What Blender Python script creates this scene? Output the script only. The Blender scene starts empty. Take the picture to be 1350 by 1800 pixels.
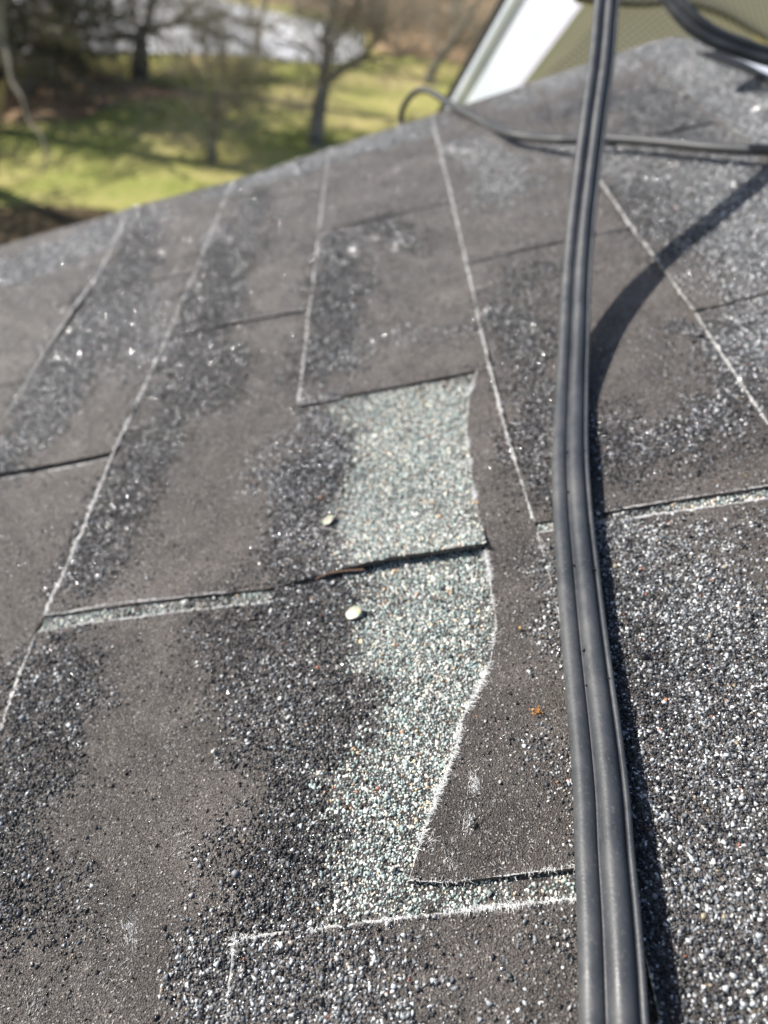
import bpy, bmesh, math, random
import numpy as np
from mathutils import Vector, Matrix
from mathutils.geometry import delaunay_2d_cdt
rng = np.random.default_rng(11); random.seed(5)
C = bpy.context.scene.collection
scn = bpy.context.scene

# ------------------------------------------------------------------ camera, sky, sun, exposure
FPX = 1350.0                    # focal length in photo pixels (1350 x 1800)
H = 0.28                        # camera height above the roof plane (m)
PITCH = math.radians(15)        # roof pitch
ZC = 4.3                        # camera height above the lawn
Uc = np.array([-0.0153303, -0.64755306, 0.76186614])   # along the courses, camera axes (x right, y down, z ahead)
Vc = np.array([0.9785611, -0.16622959, -0.12159728])   # up the slope
Vc -= Uc * (Uc @ Vc); Vc /= np.linalg.norm(Vc); Uc /= np.linalg.norm(Uc)
Nc = np.cross(Vc, Uc); Nc = Nc / np.linalg.norm(Nc)
if Nc[1] > 0: Nc = -Nc
cp, sp = math.cos(PITCH), math.sin(PITCH)
Xc = Vc * cp - Nc * sp; Yc = Uc; Zcv = Vc * sp + Nc * cp     # world axes seen in camera axes
RW = np.array([Xc, Yc, Zcv])    # camera-axes vector -> world vector
CAM = np.array([0, 0, ZC])

cam_d = bpy.data.cameras.new('camera'); cam = bpy.data.objects.new('camera', cam_d); C.objects.link(cam)
scn.camera = cam
m = Matrix.Identity(4)
cx, cy, cz = RW @ np.array([1., 0, 0]), RW @ np.array([0, -1., 0]), RW @ np.array([0, 0, -1.])
for i in range(3):
    m[i][0], m[i][1], m[i][2], m[i][3] = cx[i], cy[i], cz[i], CAM[i]
cam.matrix_world = m
cam_d.sensor_fit = 'VERTICAL'; cam_d.sensor_height = 36; cam_d.sensor_width = 27; cam_d.lens = 27.0
cam_d.clip_start = 0.02; cam_d.clip_end = 2000
cam_d.dof.use_dof = True; cam_d.dof.focus_distance = 0.285; cam_d.dof.aperture_fstop = 7.0
scn.render.resolution_x = 768; scn.render.resolution_y = 1024

SUNP = np.array([-0.78, 0.35, 1.0])                    # towards the sun, roof axes (up slope, along, normal)
def pv(v, u, n): return np.array([v * cp - n * sp, u, v * sp + n * cp])
sun_dir = pv(*SUNP); sun_dir /= np.linalg.norm(sun_dir)
el = math.asin(sun_dir[2]); az = math.atan2(sun_dir[0], sun_dir[1])
w = bpy.data.worlds.new("World"); scn.world = w; w.use_nodes = True
nt = w.node_tree; bg = nt.nodes['Background']
sky = nt.nodes.new('ShaderNodeTexSky'); sky.sky_type = 'NISHITA'; sky.sun_disc = False
sky.sun_elevation = el; sky.sun_rotation = az; sky.air_density = 1.0; sky.dust_density = 1.5
nt.links.new(sky.outputs[0], bg.inputs[0]); bg.inputs[1].default_value = 0.085
sd = bpy.data.lights.new('sun', 'SUN'); sd.energy = 5.0; sd.angle = math.radians(0.6); sd.color = (1.0, 0.95, 0.88)
sun = bpy.data.objects.new('sun', sd); C.objects.link(sun)
sun.rotation_euler = Vector(sun_dir).to_track_quat('Z', 'Y').to_euler()
scn.view_settings.view_transform = 'Standard'; scn.view_settings.look = 'None'
scn.view_settings.exposure = 0.66; scn.view_settings.gamma = 1

# ------------------------------------------------------------------ geometry helpers
def rays(px):
    px = np.asarray(px, float).reshape(-1, 2)
    return np.column_stack([(px[:, 0] - 675) / FPX, (px[:, 1] - 900) / FPX, np.ones(len(px))])
def onroof(px, lvl=0.0):
    """photo pixels -> roof coordinates (v up slope, u along) at height lvl above the deck plane"""
    r = rays(px); t = -(H - lvl) / (r @ Nc); p = r * t[:, None]
    return np.column_stack([p @ Vc, p @ Uc])
def r2w(vu, n):
    vu = np.asarray(vu, float).reshape(-1, 2); n = np.broadcast_to(np.asarray(n, float), (len(vu),)) - H
    return np.column_stack([vu[:, 0] * cp - n * sp, vu[:, 1], vu[:, 0] * sp + n * cp]) + CAM
def vu2px(vu, n=0.0):
    p = np.outer(vu[:, 0], Vc) + np.outer(vu[:, 1], Uc) + (n - H) * Nc
    return np.column_stack([p[:, 0] / p[:, 2] * FPX + 675, p[:, 1] / p[:, 2] * FPX + 900]), p[:, 2]
def atz(x, y, z):
    """point seen at photo pixel x,y at z metres ahead of the lens"""
    return RW @ (rays([(x, y)])[0] * z) + CAM
def ground(x, y):
    d = RW @ rays([(x, y)])[0]; t = -ZC / d[2]; return CAM + d * t

def mesh_np(name, V, tris=None, faces=None, mat=None, parent=None, col=None, smooth=False, origin=None):
    me = bpy.data.meshes.new(name)
    V = np.asarray(V, float)
    if origin is None:
        origin = np.array(parent.matrix_world.translation) if parent is not None else V.mean(0)
    if parent is not None: origin = np.array(parent['_o'])
    Vl = V - origin
    if tris is not None:
        tris = np.asarray(tris, np.int32)
        me.vertices.add(len(Vl)); me.vertices.foreach_set('co', Vl.astype(np.float32).ravel())
        k = tris.shape[1]
        me.loops.add(tris.size); me.loops.foreach_set('vertex_index', tris.ravel())
        me.polygons.add(len(tris)); me.polygons.foreach_set('loop_start', np.arange(0, tris.size, k, dtype=np.int32))
        me.polygons.foreach_set('loop_total', np.full(len(tris), k, np.int32))
        me.update(calc_edges=True)
    else:
        me.from_pydata([tuple(v) for v in Vl], [], [list(map(int, f)) for f in faces]); me.update()
    if smooth: me.polygons.foreach_set('use_smooth', np.ones(len(me.polygons), bool))
    if col is not None:
        a = me.color_attributes.new('gcol', 'FLOAT_COLOR', 'POINT'); a.data.foreach_set('color', np.asarray(col, np.float32).ravel())
    o = bpy.data.objects.new(name, me); C.objects.link(o)
    if mat: me.materials.append(mat)
    if parent is not None: o.parent = parent
    else: o.location = origin
    o['_o'] = [float(x) for x in origin]
    return o
def tag(o, label=None, cat=None, group=None, kind=None):
    if label: o['label'] = label
    if cat: o['category'] = cat
    if group: o['group'] = group
    if kind: o['kind'] = kind
    return o
def empty(name, loc, label=None, cat=None, group=None):
    o = bpy.data.objects.new(name, None); C.objects.link(o); o.location = loc; o['_o'] = [float(x) for x in loc]
    o.empty_display_size = 0.05
    return tag(o, label, cat, group)

# ------------------------------------------------------------------ materials
def M(name, col=(.5, .5, .5), rough=.6, spec=.5, metal=0.0):
    m = bpy.data.materials.new(name); m.use_nodes = True
    b = m.node_tree.nodes['Principled BSDF']
    b.inputs['Base Color'].default_value = (*col, 1); b.inputs['Roughness'].default_value = rough
    b.inputs['Specular IOR Level'].default_value = spec; b.inputs['Metallic'].default_value = metal
    return m, m.node_tree, b
def N(t, typ, **kw):
    n = t.nodes.new(typ)
    for k, v in kw.items():
        if k.startswith('_'): setattr(n, k[1:], v)
        else: n.inputs[k.replace('_', ' ')].default_value = v
    return n
def ramp(t, fac, stops):
    r = t.nodes.new('ShaderNodeValToRGB'); t.links.new(fac, r.inputs[0])
    e = r.color_ramp.elements
    while len(e) < len(stops): e.new(0.5)
    for i, (p, c) in enumerate(stops):
        e[i].position = p; e[i].color = (*c, 1) if len(c) == 3 else c
    return r.outputs[0]
def mix(t, fac, a, b, blend='MIX'):
    n = t.nodes.new('ShaderNodeMix'); n.data_type = 'RGBA'; n.blend_type = blend
    for s, v in ((n.inputs[0], fac), (n.inputs[6], a), (n.inputs[7], b)):
        if hasattr(v, 'is_linked') or hasattr(v, 'links'): t.links.new(v, s)
        else: s.default_value = v if not isinstance(v, tuple) else (*v, 1)
    return n.outputs[2]
def pos(t):
    g = t.nodes.new('ShaderNodeNewGeometry'); return g.outputs['Position']
def noise(t, scale, detail=3, rough=.55, vec=None):
    n = N(t, 'ShaderNodeTexNoise', Scale=scale, Detail=detail, Roughness=rough)
    t.links.new(vec if vec else pos(t), n.inputs['Vector']); return n.outputs['Fac']
def bump(t, b, h, strength, dist):
    n = N(t, 'ShaderNodeBump', Strength=strength, Distance=dist); t.links.new(h, n.inputs['Height'])
    t.links.new(n.outputs[0], b.inputs['Normal']); return n

# worn asphalt surface of a shingle whose granules have washed off
mAsph, t, b = M('worn_asphalt', rough=.52, spec=.5)
n1 = noise(t, 16, 5, .62); n2 = noise(t, 900, 2, .7); n3 = noise(t, 60, 4, .6)
c = ramp(t, n1, [(.32, (.048, .041, .037)), (.5, (.074, .064, .058)), (.68, (.128, .112, .102))])  # random mottling; its palest tone also paints sheen patches into the colour
c = mix(t, ramp(t, n3, [(.45, (0, 0, 0)), (.75, (.75, .75, .75))]), c, (.13, .115, .107))
vo = N(t, 'ShaderNodeTexVoronoi', Scale=1500.0); t.links.new(pos(t), vo.inputs['Vector'])
sepc = t.nodes.new('ShaderNodeSeparateColor'); t.links.new(vo.outputs['Color'], sepc.inputs[0])
c = mix(t, ramp(t, sepc.outputs[0], [(.0, (.8, .8, .8)), (.12, (.0, .0, .0))]), c, (.015, .015, .016))
c = mix(t, ramp(t, sepc.outputs[1], [(.93, (0, 0, 0)), (.96, (.8, .8, .8))]), c, (.34, .32, .30))
t.links.new(c, b.inputs['Base Color'])
mx = N(t, 'ShaderNodeMath', _operation='ADD'); t.links.new(n2, mx.inputs[0]); t.links.new(vo.outputs['Distance'], mx.inputs[1])
bump(t, b, mx.outputs[0], 1.0, .0006)

def granule_mat(name, rough, spec):
    m, t, b = M(name, rough=rough, spec=spec)
    a = t.nodes.new('ShaderNodeAttribute'); a.attribute_name = 'gcol'
    v = N(t, 'ShaderNodeTexNoise', Scale=2500.0, Detail=2.0); t.links.new(pos(t), v.inputs['Vector'])
    c = mix(t, .35, a.outputs['Color'], mix(t, 1.0, a.outputs['Color'], ramp(t, v.outputs['Fac'], [(.3, (.4, .4, .4)), (.7, (1.6, 1.6, 1.6))]), 'MULTIPLY'))
    t.links.new(c, b.inputs['Base Color'])
    t.links.new(a.outputs['Alpha'], b.inputs['Roughness'])
    return m
mGran = granule_mat('ceramic_granules', .4, .5)
mMica, t, b = M('shiny_mineral', (.80, .81, .83), .20, .5, 1.0)
mFib, t, b = M('glass_fibre', (.78, .78, .77), .5, .5)
mEdge, t, b = M('frayed_mat_edge', rough=.8, spec=.2)
c = ramp(t, noise(t, 380, 3, .7), [(.3, (.10, .095, .09)), (.46, (.34, .335, .33)), (.68, (.66, .66, .65))]); t.links.new(c, b.inputs['Base Color'])
bump(t, b, noise(t, 1500, 2), 1, .0006)
mCable, t, b = M('cable_sheath', rough=.42, spec=.5)
c = ramp(t, noise(t, 30, 4, .6), [(.3, (.032, .036, .042)), (.5, (.050, .054, .061)), (.7, (.08, .082, .086))])
c = mix(t, ramp(t, noise(t, 700, 3, .7), [(.56, (0, 0, 0)), (.75, (.5, .5, .5))]), c, (.17, .165, .16)); t.links.new(c, b.inputs['Base Color'])
t.links.new(ramp(t, noise(t, 120, 3), [(.3, (.34,) * 3), (.7, (.52,) * 3)]), b.inputs['Roughness'])
bump(t, b, noise(t, 900, 2), .25, .0003)
mThin, t, b = M('thin_cable_sheath', (.040, .043, .048), .5, .4)
mBlack, t, b = M('black_rubber_and_shade', (.012, .012, .013), .6, .3)
mWhite, t, b = M('white_aluminium', rough=.45, spec=.4)
c = ramp(t, noise(t, 9, 4, .6), [(.3, (.38, .43, .51)), (.7, (.50, .54, .61))]); t.links.new(c, b.inputs['Base Color'])
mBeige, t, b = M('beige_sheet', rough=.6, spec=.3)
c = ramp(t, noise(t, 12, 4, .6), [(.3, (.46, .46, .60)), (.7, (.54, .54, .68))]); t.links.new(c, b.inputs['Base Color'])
mCream, t, b = M('cream_siding', rough=.6, spec=.3)
c = ramp(t, noise(t, 5, 4, .6), [(.3, (.55, .50, .42)), (.7, (.70, .66, .57))]); t.links.new(c, b.inputs['Base Color'])
mMesh, t, b = M('diamond_mesh', rough=.6, spec=.3)
# diamond lattice from two crossed waves in the panel's own texture coordinates
tc = t.nodes.new('ShaderNodeTexCoord')
wv = []
for ang in (45, -45):
    mp = t.nodes.new('ShaderNodeMapping'); mp.inputs['Rotation'].default_value = (0, 0, math.radians(ang)); t.links.new(tc.outputs['UV'], mp.inputs['Vector'])
    q = N(t, 'ShaderNodeTexWave', Scale=1.0); t.links.new(mp.outputs[0], q.inputs['Vector']); wv.append(q.outputs['Fac'])
mm = N(t, 'ShaderNodeMath', _operation='MULTIPLY'); t.links.new(wv[0], mm.inputs[0]); t.links.new(wv[1], mm.inputs[1])
c = ramp(t, mm.outputs[0], [(.10, (.54, .54, .72)), (.40, (.19, .19, .26))]); t.links.new(c, b.inputs['Base Color'])
bump(t, b, mm.outputs[0], -.8, .004)
mDeck, t, b = M('shingle_field', rough=.8, spec=.3)
vo = N(t, 'ShaderNodeTexVoronoi', Scale=480.0); t.links.new(pos(t), vo.inputs['Vector'])
c = mix(t, ramp(t, noise(t, 7, 3), [(.42, (.0, .0, .0)), (.6, (1, 1, 1))]), ramp(t, vo.outputs['Color'], [(.2, (.02, .02, .022)), (.9, (.20, .21, .22))]), ramp(t, vo.outputs['Color'], [(.1, (.05, .048, .046)), (.9, (.12, .11, .10))]))
t.links.new(c, b.inputs['Base Color']); bump(t, b, vo.outputs['Distance'], 1, .0012)

# ------------------------------------------------------------------ granule map of the roof
# strokes along the roof: (photo points traced onto the roof, width px, kind, strength); kinds: D dark, S salt and pepper, G fresh green, B bald
STROKES = [
 ('D', [(412,430),(378,525),(320,690),(268,790),(212,900),(158,1010)], 42, .9),
 ('D', [(590,430),(605,560),(570,660)], 38, .75), ('S', [(590,640),(640,620)], 35, .5),
 ('D', [(552,790),(535,900),(530,1000),(510,1000)], 42, .95), ('S', [(560,730),(500,850),(530,960)], 36, .6),
 ('D', [(505,1080),(515,1200),(520,1320),(515,1450),(490,1580),(450,1600)], 60, 1.15),
 ('S', [(470,1180),(520,1280),(520,1400),(560,1480)], 50, .5),
 ('D', [(570,1060),(590,1130),(590,1220),(570,1330),(545,1430),(520,1530)], 42, .8), ('S', [(590,1020),(540,1060)], 40, .9),
 ('D', [(580,760),(575,830)], 38, .9),
 ('D', [(90,1180),(75,1300),(40,1400),(0,1500),(-30,1600)], 62, 1.1), ('S', [(60,1170),(110,1250)], 45, .3),
 ('D', [(380,1120),(425,1180)], 42, .6), ('D', [(60,1560),(130,1600)], 50, .3),
 ('D', [(880,560),(930,640),(955,760),(965,880)], 34, .75), ('S', [(700,600),(820,590),(880,560)], 22, .3),
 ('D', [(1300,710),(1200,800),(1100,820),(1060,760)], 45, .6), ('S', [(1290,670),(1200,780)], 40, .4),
 ('S', [(985,985),(990,1060),(1000,1130),(1000,1200)], 26, .9), ('D', [(1000,1230),(1010,1360)], 18, .3),
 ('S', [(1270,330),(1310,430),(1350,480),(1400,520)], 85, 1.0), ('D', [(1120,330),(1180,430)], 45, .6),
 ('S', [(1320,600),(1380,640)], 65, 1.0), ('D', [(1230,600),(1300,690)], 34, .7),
 ('S', [(-100,500),(60,460),(215,395)], 58, 1.0), ('S', [(400,335),(560,285),(740,235)], 34, 1.0), ('S', [(390,400),(370,430)], 20, .5),
 ('D', [(215,470),(160,600),(90,700),(40,760),(-60,860)], 50, .85), ('S', [(150,560),(100,690),(20,790)], 48, .6),
 ('D', [(250,380),(240,440)], 26, .7), ('D', [(450,350),(440,400)], 22, .7), ('D', [(660,400),(720,440)], 30, .5),
 ('D', [(330,600),(380,640),(400,700)], 40, .6), ('S', [(250,520),(240,640)], 40, .5),
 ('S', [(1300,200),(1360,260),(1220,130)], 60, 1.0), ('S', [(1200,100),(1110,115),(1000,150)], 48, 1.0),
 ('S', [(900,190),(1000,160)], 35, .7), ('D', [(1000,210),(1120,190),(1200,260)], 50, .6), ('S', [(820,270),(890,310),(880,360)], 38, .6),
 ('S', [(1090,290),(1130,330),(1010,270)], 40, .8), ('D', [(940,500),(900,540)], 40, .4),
 # bottom shingle
 ('S', [(430,1690),(500,1720),(560,1800)], 85, 1.25), ('S', [(640,1760),(700,1900)], 70, .7), ('S', [(640,1660),(750,1640)], 30, .35), ('S', [(800,1780),(980,1790)], 60, .18), ('D', [(450,1660),(540,1640)], 30, .4),
 # lower right shingle
 ('S', [(1100,990),(1200,1060),(1300,1100),(1400,1130)], 75, 1.1), ('S', [(1150,1150),(1250,1250),(1400,1300)], 120, 1.3),
 ('S', [(1180,1400),(1300,1450),(1420,1500)], 140, 1.3), ('S', [(1230,1650),(1330,1700),(1450,1750)], 140, 1.3),
 ('D', [(1150,1500),(1170,1650),(1190,1800)], 60, .8), ('D', [(1090,1050),(1110,1200),(1140,1380)], 40, .9), ('S', [(1350,930),(1300,960)], 30, .5),
]
GREEN = [np.array([(592,712),(700,690),(832,660),(860,700),(860,960),(845,980),(760,990),(620,1003),(596,960),(602,880),(618,840),(608,770)], float),
         np.array([(630,1000),(860,975),(880,1050),(880,1180),(1040,1500),(1040,1600),(430,1650),(540,1590),(560,1500),(585,1400),(610,1330),(630,1230),(625,1150),(640,1080)], float)]
def inpoly(P, poly):
    x, y = P[:, 0], P[:, 1]; ins = np.zeros(len(P), bool); n = len(poly); j = n - 1
    for i in range(n):
        xi, yi = poly[i]; xj, yj = poly[j]
        cnd = ((yi > y) != (yj > y)) & (x < (xj - xi) * (y - yi) / (yj - yi + 1e-12) + xi)
        ins ^= cnd; j = i
    return ins
def segdist(P, A, B):
    d = B - A; L = max(d @ d, 1e-12); tt = np.clip(((P - A) @ d) / L, 0, 1)
    return np.linalg.norm(P - (A + tt[:, None] * d), axis=1)
_lat = rng.random((64, 64))
def vnoise(P, s):
    q = P / s; i = np.floor(q).astype(int); f = q - i; f = f * f * (3 - 2 * f)
    g = lambda a, b_: _lat[(i[:, 0] + a) % 64, (i[:, 1] + b_) % 64]
    return (g(0, 0) * (1 - f[:, 0]) * (1 - f[:, 1]) + g(1, 0) * f[:, 0] * (1 - f[:, 1]) + g(0, 1) * (1 - f[:, 0]) * f[:, 1] + g(1, 1) * f[:, 0] * f[:, 1])
SR = []
for k, pts, wpx, s in STROKES:
    pts = np.array(pts, float); vu = onroof(pts)
    rr = []
    for p in pts:
        _, z = vu2px(onroof([p])); rr.append(wpx * z[0] / FPX)
    SR.append((k, vu, np.array(rr), s))
GR = [onroof(g) for g in GREEN]
def kinds(P):
    """weights (dark, salt, green) at roof points"""
    wob = (np.column_stack([vnoise(P, .021), vnoise(P + 7, .021)]) - .5) * .022 + (np.column_stack([vnoise(P + 3, .007), vnoise(P + 5, .007)]) - .5) * .010
    Q = P + wob + rng.normal(size=P.shape) * .0068
    Q2 = P + wob + rng.normal(size=P.shape) * .0085
    W = {'D': np.zeros(len(P)), 'S': np.zeros(len(P))}
    for k, vu, rr, s in SR:
        lo = vu.min(0) - 2.5 * rr.max(); hi = vu.max(0) + 2.5 * rr.max()
        msk = np.all((Q > lo) & (Q < hi), axis=1)
        if not msk.any(): continue
        best = np.zeros(msk.sum())
        for i in range(len(vu) - 1):
            d = segdist(Q[msk], vu[i], vu[i + 1]) / (.5 * (rr[i] + rr[i + 1]))
            best = np.maximum(best, s * np.clip((1.95 - d) / 1.3, 0, 1) ** 1.3)
        W[k][msk] = np.maximum(W[k][msk], best)
    g = np.zeros(len(P))
    for poly in GR:
        g = np.maximum(g, inpoly(Q2, poly).astype(float))
    return W['D'], W['S'], g

# granule templates: irregular convex chips
def chip_templates(n, nv, seed):
    out = []; r = np.random.default_rng(seed)
    for _ in range(n):
        bm = bmesh.new(); pts = r.normal(size=(nv, 3)); pts /= np.linalg.norm(pts, axis=1)[:, None]
        pts[:4] = np.array([[1, 1, 1], [-1, -1, 1], [-1, 1, -1], [1, -1, -1]]) / 1.732 + r.normal(size=(4, 3)) * .25
        for p in pts: bm.verts.new(p)
        res = bmesh.ops.convex_hull(bm, input=list(bm.verts))
        bmesh.ops.delete(bm, geom=[v for v in bm.verts if not v.link_faces], context='VERTS')
        bmesh.ops.triangulate(bm, faces=bm.faces[:]); bm.verts.index_update()
        out.append((np.array([v.co[:] for v in bm.verts]), np.array([[v.index for v in f.verts] for f in bm.faces], np.int32))); bm.free()
    return out
CHIPS = chip_templates(14, 8, 3); CHIPS_FAR = chip_templates(6, 6, 4)

PAL = {  # (albedo, weight)
 'D': [((.012, .013, .015), 6.5), ((.022, .024, .028), 4.5), ((.06, .065, .075), 2), ((.20, .215, .235), 1.1), ((.50, .51, .52), .45)],
 'S': [((.018, .019, .022), 3.6), ((.045, .048, .055), 2.4), ((.12, .13, .14), 2.4), ((.23, .245, .26), 2.4), ((.46, .475, .485), 2.1), ((.66, .67, .66), 1.0), ((.30, .25, .18), .12), ((.38, .16, .09), .04)],
 'G': [((.29, .36, .345), 4.2), ((.42, .49, .465), 3.9), ((.58, .61, .585), 2.5), ((.17, .21, .205), 2.0), ((.76, .72, .61), 1.9), ((.055, .062, .066), 1.1), ((.70, .52, .34), .4), ((.78, .77, .74), 1.4), ((.46, .22, .13), .05), ((.33, .33, .32), 1.0)],
 'B': [((.018, .018, .018), 4), ((.05, .047, .045), 3), ((.20, .19, .18), 1.2), ((.50, .49, .47), .8), ((.45, .28, .10), .06)],
}
PALN = {k: (np.array([c for c, _ in v]), np.array([w_ for _, w_ in v]) / sum(w_ for _, w_ in v)) for k, v in PAL.items()}
def chips(P, zf, z, size, col, rough):
    n = len(P)
    W = r2w(P, zf(P))
    VV, FF, CC = [], [], []; off = 0
    nearm = z < .5
    for mask, chips in ((nearm, CHIPS), (~nearm, CHIPS_FAR)):
        idx = np.where(mask)[0]
        if not len(idx): continue
        tsel = rng.integers(0, len(chips), len(idx))
        for ti, (tv, tf) in enumerate(chips):
            ii = idx[tsel == ti]
            if not len(ii): continue
            m_ = len(ii)
            q = rng.normal(size=(m_, 4)); q /= np.linalg.norm(q, axis=1)[:, None]
            a, b_, c_, d_ = q.T
            R = np.stack([1-2*(c_*c_+d_*d_), 2*(b_*c_-d_*a), 2*(b_*d_+c_*a), 2*(b_*c_+d_*a), 1-2*(b_*b_+d_*d_), 2*(c_*d_-b_*a), 2*(b_*d_-c_*a), 2*(c_*d_+b_*a), 1-2*(b_*b_+c_*c_)], 1).reshape(-1, 3, 3)
            sc = size[ii][:, None, None] * (np.array([1, .85, .7]) * rng.uniform(.8, 1.25, (m_, 1, 3)))
            X = np.einsum('nij,nvj->nvi', R, tv[None] * sc)
            up = np.array([-sp, 0, cp]) * 1.0
            X = X + (W[ii] + up * (size[ii] * .08)[:, None])[:, None, :]
            VV.append(X.reshape(-1, 3)); nv = len(tv)
            FF.append((tf[None] + (np.arange(m_) * nv)[:, None, None] + off).reshape(-1, 3)); off += m_ * nv
            cc = np.column_stack([col[ii], rough[ii]]); CC.append(np.repeat(cc, nv, axis=0))
    return np.concatenate(VV), np.concatenate(FF), np.concatenate(CC)
def grit(poly_vu, zf, parent, spacing=.00085):
    """fine grit still bedded in the worn asphalt, with pale mat fibres shining through"""
    lo, hi = poly_vu.min(0), poly_vu.max(0)
    gx, gy = np.meshgrid(np.arange(int((hi[0] - lo[0]) / spacing) + 1), np.arange(int((hi[1] - lo[1]) / spacing) + 1)); P = np.column_stack([gx.ravel(), gy.ravel()]).astype(float)
    P = (P + rng.uniform(-.5, .5, P.shape)) * spacing + lo
    px, z = vu2px(P); keep = (z > .05) & (z < .62) & (px[:, 0] > -120) & (px[:, 0] < 1470) & (px[:, 1] < 1920) & (rng.random(len(P)) > np.clip((z - .4) / .25, 0, 1) * .8)
    P, z = P[keep], z[keep]; keep = inpoly(P, poly_vu); P, z = P[keep], z[keep]
    if not len(P): return
    d, s_, g = kinds(P); keep = (np.maximum(d, s_) < .75) & ((g < .5) | (parent.get('_lv', 1) != 1)); P, z = P[keep], z[keep]; n = len(P)
    if n < 10: return
    cs = np.array([(.088, .074, .066), (.056, .048, .044), (.128, .110, .100), (.02, .02, .02), (.42, .41, .40), (.22, .20, .19)])
    pw = .35 + 1.3 * vnoise(P, .018) * vnoise(P + 4, .006)
    ci = rng.choice(6, n, p=[.36, .25, .17, .10, .05, .07]); ci = np.where((rng.random(n) < .055 * pw ** 2), 4, ci)
    col = cs[ci] * rng.uniform(.8, 1.2, (n, 1)); size = rng.uniform(.00022, .00042, n); size[ci == 4] *= .9
    rough = np.where(rng.random(n) < .25, rng.uniform(.1, .25, n), rng.uniform(.4, .8, n))
    VV, FF, CC = chips(P, zf, z + 1, size, col, rough)
    o = mesh_np('fine_grit', VV, tris=FF, mat=mGran, parent=parent, col=CC); tag(o, kind='stuff')
    global NG; NG += n
def granules(poly_vu, zf, parent, base_kind=None, spacing=.00112, dens=1.0):
    lo, hi = poly_vu.min(0), poly_vu.max(0)
    nx, ny = int((hi[0] - lo[0]) / spacing) + 1, int((hi[1] - lo[1]) / spacing) + 1
    gx, gy = np.meshgrid(np.arange(nx), np.arange(ny)); P = np.column_stack([gx.ravel(), gy.ravel()]).astype(float)
    P = (P + rng.uniform(-.45, .45, P.shape)) * spacing + lo
    px, z = vu2px(P)
    far = np.clip((z - .45) / .6, 0, 1)
    keep = (z > .05) & (px[:, 0] > -170) & (px[:, 0] < 1520) & (px[:, 1] < 1960)
    keep &= rng.random(len(P)) > far * .35
    P, z = P[keep], z[keep]
    keep = inpoly(P, poly_vu); P, z = P[keep], z[keep]
    if not len(P): return None
    d, s, g = kinds(P)
    if base_kind == 'G': g[:] = 1
    if base_kind == 'N': g[:] = 0
    u = rng.random(len(P)); kind = np.full(len(P), 'B')
    clump = vnoise(P, .0045) * .9 + vnoise(P, .012) * .5
    pd = np.clip(d * 1.75 * (0.5 + clump * .7), 0, .99); ps = np.clip(s * 1.15 * (.45 + clump * .8), 0, .98)
    bald = .045 + .42 * np.clip(vnoise(P, .035) * .6 + vnoise(P + 2, .009) * .5 - .42, 0, 1) + .30 * np.clip((z - .45) / .35, 0, 1) * np.clip(vnoise(P + 6, .03) * 1.6 - .3, 0, 1)
    tot = np.maximum(pd, ps); tot = np.maximum(tot, bald)
    tot = np.where(g > .5, 1.0, tot) * dens
    pick = u < tot
    isS = rng.random(len(P)) < ps / (ps + pd + 1e-6)
    kind = np.where(np.maximum(pd, ps) > .12, np.where(isS, 'S', 'D'), 'B')
    gs = .95 * np.clip(1.0 - .68 * np.clip(np.maximum(d, s * .8), 0, 1), 0, 1)
    if base_kind == 'G': gs[:] = 1
    kind = np.where((g > .5) & (rng.random(len(P)) < gs), 'G', kind)
    if base_kind == 'G': kind = np.where(rng.random(len(P)) < .12 + .55 * (vnoise(P, .013) > .62), 'D', kind)
    P, z, kind = P[pick], z[pick], kind[pick]; n = len(P)
    if n == 0: return None
    col = np.zeros((n, 3))
    for k, (cs, ws) in PALN.items():
        mk = kind == k
        if mk.any(): col[mk] = cs[rng.choice(len(cs), mk.sum(), p=ws)]
    col *= rng.uniform(.75, 1.25, (n, 1))
    size = np.clip(.00074 * np.exp(rng.normal(size=n) * .28), .00045, .0014) * (1 + .25 * np.clip((z - .5), 0, .6))
    big = rng.random(n) < .035; size[big] *= 1.5; size[kind == 'S'] *= 1.05
    size[kind == 'B'] *= .75; size[kind == 'G'] *= 1.02
    rough = np.where(rng.random(n) < .30, rng.uniform(.06, .2, n), rng.uniform(.35, .75, n))
    mi = (rng.random(n) < np.where(z > .42, np.where(kind == 'B', .16, .10), .018)) & (kind != 'G')
    if mi.sum() > 3:
        VV, FF, CC = chips(P[mi], zf, z[mi], size[mi] * .9, col[mi], rough[mi]); tag(mesh_np('shiny_granules', VV, tris=FF, mat=mMica, parent=parent), kind='stuff')
        P, z, size, col, rough = P[~mi], z[~mi], size[~mi], col[~mi], rough[~mi]
    VV, FF, CC = chips(P, zf, z, size, col, rough)
    o = mesh_np('granules', VV, tris=FF, mat=mGran, parent=parent, col=CC)
    tag(o, kind='stuff')
    global NG; NG += n
    return o
NG = 0

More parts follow.
